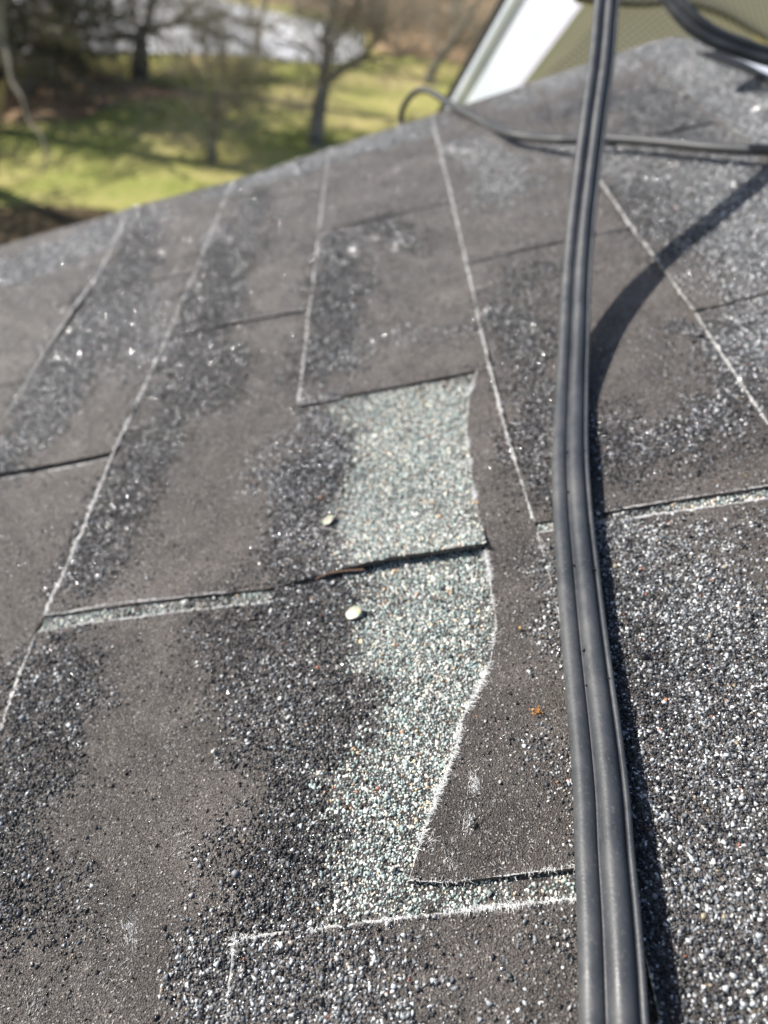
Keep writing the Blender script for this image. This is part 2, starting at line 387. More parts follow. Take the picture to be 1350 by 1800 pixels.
# ------------------------------------------------------------------ shingles
STEP = .0026
def resample(P, step, closed=True, jit=0.0):
    out = []; n = len(P); tagl = []
    for i in range(n if closed else n - 1):
        a, b_ = P[i], P[(i + 1) % n]; L = np.linalg.norm(b_ - a); k = max(1, min(400, int(L / step)))
        for j in range(k): out.append(a + (b_ - a) * j / k); tagl.append((i, j))
    if not closed: out.append(P[-1]); tagl.append((n - 1, 0))
    out = np.array(out)
    if jit:
        nrm = np.roll(out, -1, 0) - np.roll(out, 1, 0); nrm = np.column_stack([-nrm[:, 1], nrm[:, 0]]); nrm /= np.linalg.norm(nrm, axis=1)[:, None] + 1e-9
        a = np.array([(vnoise(p[None], .006)[0] - .5) * 1.2 + (rng.random() - .5) * .5 for p in out]) * jit
        out = out + nrm * a[:, None]
    return out
def slab(name, poly, zf, thick, mat, parent, grid=.012, jit=.0005):
    O = resample(poly, .004, True, jit)
    lo, hi = O.min(0), O.max(0)
    gx, gy = np.meshgrid(np.arange(lo[0], hi[0], grid), np.arange(lo[1], hi[1], grid)); G = np.column_stack([gx.ravel(), gy.ravel()]); G = G[inpoly(G, O)]
    if len(G):
        dmin = np.min(np.linalg.norm(G[:, None, :] - O[None, ::2, :], axis=2), axis=1); G = G[dmin > grid * .45]
    allp = [Vector(p) for p in np.vstack([O, G])]; n = len(O)
    vs, es, fs, *_ = delaunay_2d_cdt(allp, [(i, (i + 1) % n) for i in range(n)], [list(range(n))], 1, 1e-7)
    P = np.array([v[:] for v in vs]); z = zf(P)
    top = r2w(P, z); bot = r2w(P, z - thick); k = len(P)
    faces = [list(f) for f in fs] ; 
    cnt = {}
    for f in fs:
        for i in range(len(f)):
            a, b_ = f[i], f[(i + 1) % len(f)]; cnt[(a, b_)] = 1
    side = []
    for (a, b_) in cnt:
        if (b_, a) not in cnt: side.append([b_, a, a + k, b_ + k])
    faces += [[i + k for i in f[::-1]] for f in fs] + side
    return mesh_np(name, np.vstack([top, bot]), faces=faces, mat=mat, parent=parent)

def fringe(edges, parent, zf, lvl):
    """frayed glass-mat edge: a ragged bead with loose white fibres; edges: (photo polyline, bead mm, fibre mm, fibres per cm, lean)"""
    V, F = [], []
    for pts, bead, flen, dens, lean in edges:
        VB, FB = [], []
        P = resample(onroof(pts, lvl), .0016, False); n = len(P)
        tg = np.gradient(P, axis=0); tg /= np.linalg.norm(tg, axis=1)[:, None] + 1e-12
        for i in range(n):
            a = (.10 + 1.5 * max(0, vnoise(P[i:i + 1], .006)[0] * .5 + vnoise(P[i:i + 1] + 5, .017)[0] * .6 - .36) + .5 * rng.random() * vnoise(P[i:i + 1] + 3, .02)[0]) * bead * .001 * .5
            ww = r2w(P[i:i + 1] + rng.normal(size=(1, 2)) * a * .55, zf(P[i:i + 1]) - a * .2)[0]
            e1 = pv(-tg[i][1], tg[i][0], 0); e2 = pv(0, 0, 1)
            for k in range(5):
                th = 2 * math.pi * k / 5; VB.append(ww + (e1 * math.cos(th) * 1.3 + e2 * math.sin(th) * .6) * a)
            if i:
                o = len(VB) - 10
                for k in range(5): FB.append([o + k, o + (k + 1) % 5, o + 5 + (k + 1) % 5, o + 5 + k])
        mesh_np('frayed_edge', VB, faces=FB, mat=mEdge, parent=parent)
        nf = int(np.linalg.norm(np.diff(P, axis=0), axis=1).sum() * 100 * dens)
        for _ in range(nf):
            i = rng.integers(0, n)
            dm = vnoise(P[i:i + 1], .010)[0]
            if rng.random() > (dm - .36) * 2.8: continue
            L = flen * .001 * rng.uniform(.3, 1.0) * (.5 + dm); sgn = 1 if rng.random() < .5 + lean * .5 else -1
            d = np.array([-tg[i][1], tg[i][0]]) * sgn * rng.uniform(.3, 1) + tg[i] * rng.normal() * .55
            d /= np.linalg.norm(d); p0 = P[i] + rng.normal(size=2) * .0005 - d * L * .3
            hgt = rng.uniform(.0, .45) * L * (1 if rng.random() < .7 else .2) + .0005
            a = r2w(p0[None], zf(P[i:i + 1]) + .0003)[0]; b_ = r2w((p0 + d * L)[None], zf(P[i:i + 1]) + hgt)[0]
            mid = (a + b_) / 2 + rng.normal(size=3) * L * .06
            ax = (b_ - a) / np.linalg.norm(b_ - a); s1 = np.cross(ax, rng.normal(size=3)); s1 /= np.linalg.norm(s1); s2 = np.cross(ax, s1); r_ = rng.uniform(.00005, .00011)
            o = len(V)
            for c_, rr in ((a, r_), (mid, r_ * .9)):
                for k in range(3): V.append(c_ + (s1 * math.cos(2.094 * k) + s2 * math.sin(2.094 * k)) * rr)
            V.append(b_)
            for k in range(3):
                k2 = (k + 1) % 3; F.append([o + k, o + k2, o + 3 + k2, o + 3 + k]); F.append([o + 3 + k, o + 3 + k2, o + 6])
    if V:
        o = mesh_np('loose_fibres', V, faces=F, mat=mFib, parent=parent); tag(o, kind='stuff')

def scuff(items, parent, zf, lvl):
    """small tufts of torn glass fibre standing out of the worn surface"""
    V, F = [], []
    for x, y, rad, cnt in items:
        q = np.array([(x, y)] * (cnt * 2)) + rng.normal(size=(cnt * 2, 2)) * rad * .62 * np.array([.55, 1.0]); P = onroof(q, lvl)
        ang0 = rng.uniform(0, 3.14)
        for p in P:
            a_ = ang0 + rng.normal() * .5; L = rng.uniform(.0004, .0018); d = np.array([math.cos(a_), math.sin(a_)]); zz = zf(p[None])
            a = r2w((p - d * L / 2)[None], zz + .0002)[0]; b_ = r2w((p + d * L / 2)[None], zz + rng.uniform(.0002, .0009))[0]
            ax = (b_ - a) / np.linalg.norm(b_ - a); s1 = np.cross(ax, rng.normal(size=3)); s1 /= np.linalg.norm(s1); s2 = np.cross(ax, s1); r_ = rng.uniform(.00004, .00009); o = len(V)
            for k in range(3): V.append(a + (s1 * math.cos(2.094 * k) + s2 * math.sin(2.094 * k)) * r_)
            for k in range(3): V.append(b_ + (s1 * math.cos(2.094 * k) + s2 * math.sin(2.094 * k)) * r_ * .5)
            for k in range(3): F.append([o + k, o + (k + 1) % 3, o + 3 + (k + 1) % 3, o + 3 + k])
    tag(mesh_np('fibre_tufts', V, faces=F, mat=mFib, parent=parent), kind='stuff')

GRP = 'asphalt shingles laid in courses on the roof slope'
def shingle(label, px, lvl, edges=(), lift=None, strip=None, scuffs=(), thick=.0024, gran=True, spacing=.00108):
    L = lvl * STEP; poly = onroof(px, L)
    def zf(P):
        z = L + (vnoise(P, .055) - .5) * .0010 + (vnoise(P + 9, .13) - .5) * .0034
        if lift is not None: z = z + lift(P)
        return z
    c0 = r2w(poly.mean(0)[None], L)[0]
    root = empty('roof_shingle', c0, label, 'shingle', GRP); root['_lv'] = lvl
    slab('asphalt_layer', poly, zf, thick, mAsph, root)
    if gran:
        granules(poly, zf, root, spacing=spacing, base_kind='N' if lvl != 1 else None)
        grit(poly, zf, root)
    if edges: fringe(edges, root, zf, L)
    if scuffs: scuff(scuffs, root, zf, L)
    if strip is not None:
        spx, dl = strip; sL = L - dl; sp_ = onroof(spx, sL); szf = lambda P: np.full(len(P), sL)
        b_ = slab('exposed_under_layer', sp_, szf, .002, mAsph, root, jit=0); b_['label'] = 'narrow strip of pale green granules in the joint'
        g = granules(sp_, szf, root, base_kind='G', spacing=.0012)
        if g: g['label'] = 'pale green granules in the joint'
    return root

shingle('dark shingle with blue grey granules at the far left roof edge', [(-260,520),(0,434),(232,364),(168,490),(50,668),(-260,736)], -1)
shingle('cropped shingle corner at the left picture border below the leftmost short joint', [(-260,742),(0,680),(45,672),(0,745),(-160,1000),(-260,1140)], -1)
shingle('far roof edge shingle between the faint white streak and the long left seam', [(232,364),(411,317),(345,475),(160,515),(168,490)], 0, [([(226,374),(168,490),(130,542)], 4.2, 2.5, 12, 0), ([(168,514),(343,476)], .6, 1.0, 4, 0)])
shingle('shingle left of the long white seam, directly above the short black joint', [(160,517),(345,478),(197,792),(0,829),(-200,868),(-200,1060),(0,745)], 0, [([(128,545),(50,668),(10,732)], 2.4, 2.6, 12, 0)])
shingle('pale grey worn shingle at the left border under the short black joint', [(-200,884),(0,839),(192,801),(82,1078),(62,1112),(0,1284),(-140,1660),(-300,1660)], 0, [([(0,839),(100,822),(192,803)], 2.8, 1.8, 14, 0)])
# course between the two left seams
shingle('small far shingle just below the roof edge, left of the bright vertical seam', [(411,317),(578,259),(570,336),(395,351)], 1, [([(411,317),(398,346)], 4.2, 2, 10, 0)])
shingle('pale brown shingle between the long left seam and the vertical white seam', [(395,352),(570,337),(553,480),(541,545),(292,595)], 1, [([(395,352),(345,475),(292,595)], 3.4, 3.0, 14, 0), ([(292,595),(400,572),(541,546)], 1.3, 1.6, 10, 0)])
def lift7(P):
    q = onroof([(480,1033),(850,971)], STEP); d = (q[1] - q[0]); L = np.linalg.norm(d); d = d / L; nrm = np.array([-d[1], d[0]])
    s = (P - q[0]) @ d; h = (P - q[0]) @ nrm
    return .0066 * np.clip(1 - np.abs(h) / .05, 0, 1) ** 2 * np.clip(s / .06 + .1, 0, 1)
shingle('worn shingle ending at the black gap, its right part a bright green torn patch', [(292,598),(560,548),(552,690),(842,636),(840,652),(827,695),(823,760),(834,850),(849,930),(856,970),(850,971),(700,993),(600,1012),(485,1033),(280,1055),(80,1082)], 1,
        [([(292,598),(200,790),(150,920),(80,1080)], 3.4, 3.4, 14, 0), ([(80,1081),(110,1078),(190,1062),(280,1053),(400,1040)], 1.6, 2.0, 14, 0)], lift=lift7)
shingle('large grey worn shingle filling the lower left, its right part green and torn open', [(64,1113),(150,1096),(300,1076),(480,1056),(484,1024),(700,984),(905,948),(1040,1500),(1080,1980),(-260,1980),(-140,1660),(0,1284)], 1,
        [([(0,1284),(30,1200),(64,1113)], 2.0, 2.6, 12, 0), ([(64,1113),(150,1096),(300,1077),(480,1056)], 2.2, 2.4, 18, 0), ([(300,1640),(0,1300)], 0, 0, 0, 0)][:2], scuffs=[(230,1640,26,60),(380,1335,14,30),(300,1300,40,26),(90,1400,24,34),(320,1480,34,26),(60,1760,30,26),(150,1560,60,40),(200,1700,70,50),(330,1690,30,24)],
        strip=([(84,1079),(280,1049),(486,1024),(512,1027),(470,1058),(300,1082),(66,1117)], .0021))
# torn course
shingle('shingle at the far roof edge between the vertical white seam and the long slanting seam', [(578,259),(759,203),(798,352),(561,406)], 2, [([(578,259),(570,333),(561,404)], 2.6, 3.0, 14, 0), ([(563,408),(660,387),(797,355)], .9, 1.5, 8, 0)])
shingle('smooth brown shingle directly above the bright green patch', [(561,409),(798,356),(820,462),(862,645),(695,676),(525,710)], 2, [([(561,409),(545,545),(525,708)], 2.6, 3.0, 14, 0), ([(525,711),(600,697)], 1.4, 1.8, 10, 0)])
TORN = [(838,652),(824,695),(820,760),(831,850),(846,930),(857,985),(864,1040),(872,1090),(862,1160),(842,1205),(812,1260),(800,1320),(768,1400),(742,1470),(718,1546)]
shingle('tapering brown tongue of torn shingle with a ragged white edge beside the green patch', TORN + [(790,1549),(850,1542),(1010,1525),(1050,1519),(1010,1110),(955,930),(875,640),(862,647)], 2,
        [(TORN, 1.2, 4.2, 70, 0), ([(718,1546),(790,1549),(900,1536),(1050,1518)], 1.0, 2.6, 40, 0)], scuffs=[(832,1375,16,70),(822,1440,20,40),(790,1500,30,30),(900,1500,60,26),(760,1480,16,24)])
shingle('bottom shingle with loose grey and white granules and a white frayed top edge', [(412,1652),(540,1634),(700,1613),(860,1595),(1012,1579),(1130,1566),(1180,1980),(380,1980)], 2,
        [([(412,1652),(540,1634),(700,1613),(860,1595),(1012,1579)], 1.3, 3.2, 60, -.4), ([(412,1652),(404,1720),(396,1830)], 1.7, 3.4, 60, 0)])
# course right of the long slanting seam
shingle('far shingle under the looping thin cable, at the roof edge', [(759,203),(925,151),(935,148),(1050,310),(1110,398),(820,462)], 3, [([(759,203),(790,330),(820,462)], 3.0, 3.0, 14, 0), ([(820,464),(960,434),(1110,399)], 1.0, 1.5, 8, 0)])
shingle('brown shingle behind the twin cable, crossed by its long dark shadow', [(821,467),(1112,403),(1165,480),(1220,550),(1350,745),(1480,930),(1480,836),(1350,855),(1030,905),(940,918)], 3, [([(821,467),(862,650),(890,760),(938,915)], 2.2, 3.0, 14, 0), ([(1060,898),(1200,876),(1350,853)], 1.0, 1.8, 8, 0)])
shingle('lower right shingle thickly covered in black and white granules', [(944,937),(1045,920),(1350,877),(1600,842),(1600,1980),(1205,1980),(1162,1800),(1140,1700),(1090,1510),(1040,1310),(985,1090)], 3,
        [([(944,937),(972,1030),(985,1090)], 2.0, 2.6, 14, 0), ([(944,937),(975,930)], 1.8, 2.2, 18, 0), ([(1090,1510),(1140,1700),(1175,1850)], 1.4, 2.4, 8, 0), ([(1045,920),(1200,897),(1400,869)], 1.9, 2.2, 18, 0)],
        strip=([(944,914),(1030,898),(1350,848),(1600,808),(1600,850),(1350,884),(1045,926),(948,941)], .0021))
shingle('shingle near the top behind the twin cable, right of the white fascia', [(935,148),(1102,90),(1187,153),(1267,213),(1020,268)], 4)
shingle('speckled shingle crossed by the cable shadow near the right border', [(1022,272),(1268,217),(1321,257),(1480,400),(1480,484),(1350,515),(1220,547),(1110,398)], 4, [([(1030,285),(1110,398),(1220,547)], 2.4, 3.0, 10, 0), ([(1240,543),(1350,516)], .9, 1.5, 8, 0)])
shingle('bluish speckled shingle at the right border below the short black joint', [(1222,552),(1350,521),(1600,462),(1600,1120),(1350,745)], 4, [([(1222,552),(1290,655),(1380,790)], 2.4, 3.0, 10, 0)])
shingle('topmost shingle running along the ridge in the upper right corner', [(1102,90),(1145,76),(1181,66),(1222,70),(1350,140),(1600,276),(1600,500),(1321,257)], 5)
print('granules', NG)

# ------------------------------------------------------------------ the house carrying the roof
house = empty('house', (CAM[0] + .1, CAM[1] + .3, 0), 'house with worn shingle roof, white gable fascia and beige meshed soffit', 'house')
def prism_vu(name, poly, z0, z1, mat):
    n = len(poly); P = np.vstack([r2w(poly, z1), r2w(poly, z0)])
    return mesh_np(name, P, faces=[list(range(n)), list(range(2 * n - 1, n - 1, -1))] + [[(i + 1) % n, i, i + n, (i + 1) % n + n] for i in range(n)], mat=mat, parent=house)
rake = onroof([(0, 437), (232, 367), (411, 320), (578, 262), (759, 206), (925, 154), (1102, 93), (1181, 68)], 0)
ridge = onroof([(1222, 76), (1350, 146)], 0); rd = ridge[0] - ridge[1]; rd = np.array([0, 1.]); rv = ridge[:, 0].mean()
far_left = rake[0] + (rake[0] - rake[1]) * 2.2
deck = np.vstack([far_left[None], rake, [[rv, rake[-1][1] - .02]], [[rv, -2.2]], [[far_left[0], -2.2]]])
prism_vu('roof_deck', deck, -.030, -.0052, mDeck)
# far slope beyond the ridge falls away
a = r2w([[rv, rake[-1][1] - .02], [rv, -2.2]], -.0052); dn = np.array([2.2 * cp, 0, -2.2 * sp]); th = np.array([0, 0, -.025])
P = np.array([a[0], a[1], a[1] + dn, a[0] + dn]); P = np.vstack([P, P + th])
mesh_np('far_roof_slope', P, faces=[[0, 1, 2, 3], [7, 6, 5, 4], [0, 4, 5, 1], [1, 5, 6, 2], [2, 6, 7, 3], [3, 7, 4, 0]], mat=mDeck, parent=house)
# wall under the rake and eave, set back from the edges
lo = r2w(np.array([[far_left[0] + .25, 0]]), 0)[0]; 
x0, x1, y0, y1 = lo[0], a[0][0] + dn[0] - .3, -2.1, rake[0][1] - .25
zt = lo[2] - .05
apx = a[0][0]; P = []
for y in (y0, y1):
    P += [(x0, y, 0), (x1, y, 0), (x1, y, a[0][2] - 2.0 * sp - .1), (apx, y, a[0][2] - .06), (x0, y, zt - .02)]
mesh_np('house_wall', P, faces=[[0, 1, 2, 3, 4], [9, 8, 7, 6, 5], [0, 4, 9, 5], [1, 6, 7, 2]], mat=mCream, parent=house)

def panel(name, pts, thick, mat, parent, uv=None, back=None):
    """a board through photo points given with their distance, thickness pushed away from the viewer"""
    A = np.array([atz(*p) for p in pts]); n = len(A)
    nr = np.cross(A[1] - A[0], A[-1] - A[0]); nr /= np.linalg.norm(nr)
    if nr @ (A.mean(0) - CAM) < 0: nr = -nr
    P = np.vstack([A, A + nr * thick])
    f = [list(range(n)), list(range(2 * n - 1, n - 1, -1))] + [[(i + 1) % n, i, i + n, (i + 1) % n + n] for i in range(n)]
    o = mesh_np(name, P, faces=f, mat=mat, parent=parent)
    if uv:
        # texture axes lie in the panel; one unit = one mesh cell
        o0 = np.array(atz(*uv[0])); e1 = (np.array(atz(*uv[1])) - o0); e2 = (np.array(atz(*uv[2])) - o0)
        G = np.linalg.pinv(np.column_stack([e1, e2])); ul = o.data.uv_layers.new(name='UV'); org = np.array(parent['_o'])
        for lp in o.data.loops:
            q_ = G @ (np.array(o.data.vertices[lp.vertex_index].co) + org - o0); ul.data[lp.index].uv = (q_[0] * .45, q_[1] * .45)
    return o
# gable overhang beyond the roof edge: drip edge, rounded trim, fascia, soffit
k = 10
def lin(a, b_, t_): return tuple(a[i] + (b_[i] - a[i]) * t_ for i in range(len(a)))
def strip4(a0, a1, b0, b1, za, zb): return [(*a0, za), (*a1, za), (*b1, zb), (*b0, zb)]
# lines (bottom point, top point), extended behind the roof and above the picture
def ext(p, q, s=-.45, e=1.2): return lin(p, q, s), lin(p, q, e)
Ld0, Ld1 = ext((783, 181), (883, 0)); Lc0, Lc1 = ext((789, 181), (890, 0)); Lw0, Lw1 = ext((819, 181), (926, 0)); Lr0, Lr1 = ext((911, 160), (1032, 0))
Lr2, Lr3 = (Lr0[0] - 6, Lr0[1] - 4), (Lr1[0] - 6, Lr1[1] - 4); Lm0, Lm1 = ext((961, 127), (1045, 42), -.8, 6)
Ld0, Ld1 = (Ld0[0] - 7, Ld0[1]), (Ld1[0] - 7, Ld1[1])
def on_fascia(p): return (p[0], p[1], 1 / (.667 + .0012 * (p[0] - 911) - .00013 * (p[1] - 160)))
def on_soffit(p, k_=1.0): return (p[0], p[1], k_ / (.667 - .0006 * (p[0] - 911) - .00149 * (p[1] - 160)))
panel('drip_edge', [on_fascia(q) for q in (Ld0, Ld1, (Lc1[0] + 4, Lc1[1]), (Lc0[0] + 4, Lc0[1]))], .02, mBlack, house)
# rounded white trim as a half-round bar
A0, A1 = atz(*on_fascia(lin(Lc0, Lw0, .52))), atz(*on_fascia(lin(Lc1, Lw1, .52)))
def tube(path, rad, seg=12, scale=None, flat=None):
    path = np.asarray(path, float); n = len(path); tg = np.gradient(path, axis=0); tg /= np.linalg.norm(tg, axis=1)[:, None]
    rad = np.broadcast_to(np.asarray(rad, float), (n,)); V = []; ref = np.array([0, 0, 1.0]) if abs(tg[0][2]) < .9 else np.array([1., 0, 0])
    s = np.cross(tg[0], ref)
    for i in range(n):
        s = s - tg[i] * (s @ tg[i]); s /= np.linalg.norm(s); b_ = np.cross(tg[i], s)
        for j in range(seg):
            th = 2 * math.pi * j / seg; V.append(path[i] + (s * math.cos(th) + b_ * math.sin(th)) * rad[i])
    F = [[i * seg + j, i * seg + (j + 1) % seg, (i + 1) * seg + (j + 1) % seg, (i + 1) * seg + j] for i in range(n - 1) for j in range(seg)]
    F += [list(range(seg))[::-1], [(n - 1) * seg + j for j in range(seg)]]
    return np.array(V), F
V_, F_ = tube(np.array([A0 + (A1 - A0) * i / 20 for i in range(21)]), np.linspace(.0175, .0150, 21), 20)
mesh_np('rounded_trim', V_, faces=F_, mat=mWhite, parent=house, smooth=True)
panel('fascia_board', [on_fascia(q) for q in (Lw0, Lw1, Lr1, Lr0)], .012, mWhite, house)
panel('soffit_edge', [on_soffit(q) for q in ((Lr0[0] - 1, Lr0[1]), (Lr1[0] - 1, Lr1[1]), (1100, -36), (1045, 45), (961, 130), (890, 200))], .01, mBeige, house)
panel('mesh_soffit', [on_soffit(q, 1.002) for q in ((880, 206), (955, 126), (1040, 42), (1095, -36), (1420, -36), (1420, 180), (1300, 190), (1040, 200))], .012, mMesh, house, uv=[on_soffit(q, 1.002) for q in ((1080, 80), (1095, 80), (1079, 92))])
bead = [(1010, -4), (1026, 1), (1060, 5), (1088, 8), (1130, 9), (1155, 7), (1180, 6), (1207, 8), (1233, 14), (1272, 28), (1311, 49), (1350, 73), (1400, 108), (1440, 140)]
def spline(P, n):
    P = np.asarray(P, float); Q = np.vstack([2 * P[0] - P[1], P, 2 * P[-1] - P[-2]]); out = []
    for i in range(len(P) - 1):
        p0, p1, p2, p3 = Q[i:i + 4]
        for j in range(n):
            t_ = j / n; out.append(.5 * ((2 * p1) + (-p0 + p2) * t_ + (2 * p0 - 5 * p1 + 4 * p2 - p3) * t_ ** 2 + (-p0 + 3 * p1 - 3 * p2 + p3) * t_ ** 3))
    out.append(P[-1]); return np.array(out)
V_, F_ = tube(spline([atz(*on_soffit((x, y), .985)) for x, y in bead], 6), .0036, 10)
mesh_np('black_seal', V_, faces=F_, mat=mBlack, parent=house, smooth=True)
K3 = np.array([[1026, 3, 1], [1350, 75, 1], [1350, -120, 1.]]); w3 = np.linalg.solve(K3, np.array([1 / on_soffit((1026, 3), .98)[2], 1 / on_soffit((1350, 75), .98)[2], 1 / 1.75]))
panel('upper_panel', [(x, y, 1 / (w3 @ np.array([x, y, 1]))) for x, y in ((1000, -60), (1480, -60), (1480, 160), (1350, 76), (1311, 51), (1272, 31), (1233, 17), (1207, 11), (1130, 11), (1026, 3))], .012, mCream, house)

# ------------------------------------------------------------------ white bracket on the ridge
br = empty('metal_bracket', atz(1300, 110, 1.02), 'white metal bracket over an added black shade patch on the ridge, upper right corner', 'bracket')
def plank(name, p, q, wdt, thk, mat, parent, up):
    p, q = np.array(p), np.array(q); d = q - p; d /= np.linalg.norm(d); s = np.cross(d, up); s /= np.linalg.norm(s); n_ = np.cross(s, d)
    P = []
    for c_ in (p, q):
        for a_, b_ in ((-1, -1), (1, -1), (1, 1), (-1, 1)): P.append(c_ + s * a_ * wdt / 2 + n_ * b_ * thk / 2)
    return mesh_np(name, P, faces=[[0, 3, 2, 1], [4, 5, 6, 7], [0, 1, 5, 4], [1, 2, 6, 5], [2, 3, 7, 6], [3, 0, 4, 7]], mat=mat, parent=parent)
upn = pv(0, 0, 1)
plank('bracket_plate', atz(1262, 92, 1.0), atz(1420, 150, .93), .030, .003, mWhite, br, pv(-.3, -.55, 1))
plank('bracket_flange', atz(1250, 104, 1.0), atz(1410, 175, .93), .004, .020, mBlack, br, upn)
shade_outline = onroof([(1226, 95), (1262, 92), (1310, 112), (1350, 135), (1420, 170), (1420, 205), (1337, 137), (1285, 119)], 5.6 * STEP)  # flat black shape added to stand for the shadow under the bracket
Pd = np.vstack([r2w(shade_outline, 5.6 * STEP + .002), r2w(shade_outline, 5.6 * STEP - .012)]); n8 = len(shade_outline)
mesh_np('bracket_shade_patch', Pd, faces=[list(range(n8)), list(range(2 * n8 - 1, n8 - 1, -1))] + [[(i + 1) % n8, i, i + n8, (i + 1) % n8 + n8] for i in range(n8)], mat=mBlack, parent=br)
V_, F_ = tube([atz(1254, 82, .995), atz(1256, 91, .995)], .005, 6); mesh_np('bolt', V_, faces=F_, mat=mCream, parent=br)

# ------------------------------------------------------------------ cables
def sweep_twin(name_root, path, side, label, lobe=.0042, mess=True):
    """flat twin cable: two lobes side by side, a web, and a thin messenger wire on one side"""
    path = np.asarray(path); side = np.asarray(side); n = len(path)
    tg = np.gradient(path, axis=0); tg /= np.linalg.norm(tg, axis=1)[:, None]
    side = side - tg * np.sum(side * tg, 1)[:, None]; side /= np.linalg.norm(side, axis=1)[:, None]; up = np.cross(side, tg)
    root = empty(name_root, path[n // 4], label, 'cable')
    def sw(nm, off, upo, r, seg=16, rx=1.0):
        V = []
        for i in range(n):
            c_ = path[i] + side[i] * off + up[i] * upo
            for j in range(seg):
                th = 2 * math.pi * j / seg; V.append(c_ + (side[i] * math.cos(th) * rx + up[i] * math.sin(th)) * r)
        F = [[i * seg + j, i * seg + (j + 1) % seg, (i + 1) * seg + (j + 1) % seg, (i + 1) * seg + j] for i in range(n - 1) for j in range(seg)]
        F += [list(range(seg))[::-1], [(n - 1) * seg + j for j in range(seg)]]
        return mesh_np(nm, np.array(V), faces=F, mat=mCable, parent=root, smooth=True)
    sw('cable_conductor', -lobe * 1.04, 0, lobe, 24); sw('cable_conductor', lobe * 1.04, 0, lobe, 24)
    sw('connecting_web', 0, 0, lobe * .42, 10, 1.2)
    if mess:
        sw('ground_wire', lobe * 2.42, lobe * .12, lobe * .27, 12); sw('ground_wire_web', lobe * 2.12, 0, lobe * .10, 8, 3.0)
    return root, path, side, up
S = 1.12
cent = [(2080,1080,0,.016),(1930,1075,0,.013),(1800,1070,.0,.0105),(1700,1066.5,0,.0100),(1600,1061.5,0,.0090),(1500,1055,0,.0080),(1400,1050,0,.0070),(1300,1041,0,.0062),(1200,1030,0,.0056),(1100,1019.5,0,.0054),(1000,1010.5,0,.0056),(900,1002,0,.0064),(800,998,0,.0085),(700,1001,.463,0),(600,1005.5,.493,0),(500,1009.5,.521,0),(400,1017.5,.543,0),(300,1029,.561,0),(200,1041.5,.577,0),(100,1055,.594,0),(0,1064,.610,0),(-120,1076,.628,0),(-300,1096,.65,0)]
LV3 = 2.6 * STEP
path = []
for y, x, z, hh in cent:
    if z: path.append(atz(x, y, z))
    else: path.append(r2w(onroof([(x, y)], LV3 + hh), LV3 + hh)[0])
path = spline(path, 10)
side = []
for i, p in enumerate(path):
    vd = (CAM - p) / np.linalg.norm(CAM - p); tgi = path[min(i + 1, len(path) - 1)] - path[max(i - 1, 0)]; tgi /= np.linalg.norm(tgi)
    sv = np.cross(tgi, vd); sv /= np.linalg.norm(sv)
    if sv @ cx < 0: sv = -sv
    flat = np.cross(tgi, pv(0, 0, 1)); flat /= np.linalg.norm(flat)
    if flat @ cx < 0: flat = -flat
    hh = (p - r2w(np.array([[0, 0]]), 0)[0]) @ pv(0, 0, 1); k_ = min(1, max(0, (hh - .02) / .08))
    side.append(flat * (1 - k_) + sv * k_ + vd * .12)
croot, cpath, cside, cup = sweep_twin('twin_cable', path, side, 'thick grey twin cable running up the roof through the whole picture')
# grit stuck to the cable
def lump(c_, r_, name, mat, parent):
    tv, tf = CHIPS[int(rng.integers(0, 14))]; return mesh_np(name, c_ + tv * r_, tris=tf, mat=mat, parent=parent)
def at_cable(y):
    pr = (cpath - CAM) @ np.array([cx, -cy, -cz]).T; yy = pr[:, 1] / pr[:, 2] * FPX + 900; return int(np.argmin(np.abs(yy - y)))
for y, r_, o_ in ((1148, .0012, .0004), (1000, .0008, -.0002), (868, .0007, 0), (800, .0008, .0002), (1210, .0005, 0), (1420, .0004, -.006), (805, .0006, .009), (930, .0006, .0085), (1010, .0007, .0088), (1195, .0005, .009)):
    i = at_cable(y); lump(cpath[i] + cside[i] / np.linalg.norm(cside[i]) * o_ + cup[i] * .0022, r_, 'dirt_speck', mBlack, croot)

loop = [(1120,-120,.80),(1150,-60,.80),(1186,0,.80),(1207,25,.80),(1232,48,.80),(1262,66,.80),(1296,79,.80),(1350,97,.80),(1420,112,.80),(1520,125,.79)]
lp = spline([atz(*p) for p in loop], 8); sd_ = []
for i, p in enumerate(lp):
    vd = (CAM - p) / np.linalg.norm(CAM - p); tgi = lp[min(i + 1, len(lp) - 1)] - lp[max(i - 1, 0)]; sv = np.cross(tgi, vd * .7 + sun_dir * .6); sv /= np.linalg.norm(sv)
    sd_.append(sv)
sweep_twin('twin_cable', lp, sd_, 'short length of grey twin cable curving across the upper right corner over the ridge')
thin = [(709,262,1.16),(706,235,1.15),(705,215,1.15),(707,195,1.14),(715,178,1.12),(727,164,1.10),(742,158,1.08),(760,163,1.06),(784,179,1.03),(804,191,1.0),(834,207,.965),(864,223,.93),(893,234,.925),(932,242,.895),(976,245.5,.87),(1009,246,.86),(1060,244,.84),(1104,246,.825),(1155,250,.80),(1207,255,.785),(1259,260,.77),(1350,264,.74),(1450,266,.70)]
tpts = [atz(*p) if p[0] < 880 else r2w(onroof([p[:2]], 3.5 * STEP + (.012 if p[0] < 960 else .016)), 3.5 * STEP + (.012 if p[0] < 960 else .016))[0] for p in thin]
V_, F_ = tube(spline(tpts, 8), .0045, 14)
tag(mesh_np('thin_cable', V_, faces=F_, mat=mThin, smooth=True), 'thin dark grey cable looping over the roof edge and running behind the twin cable', 'cable')

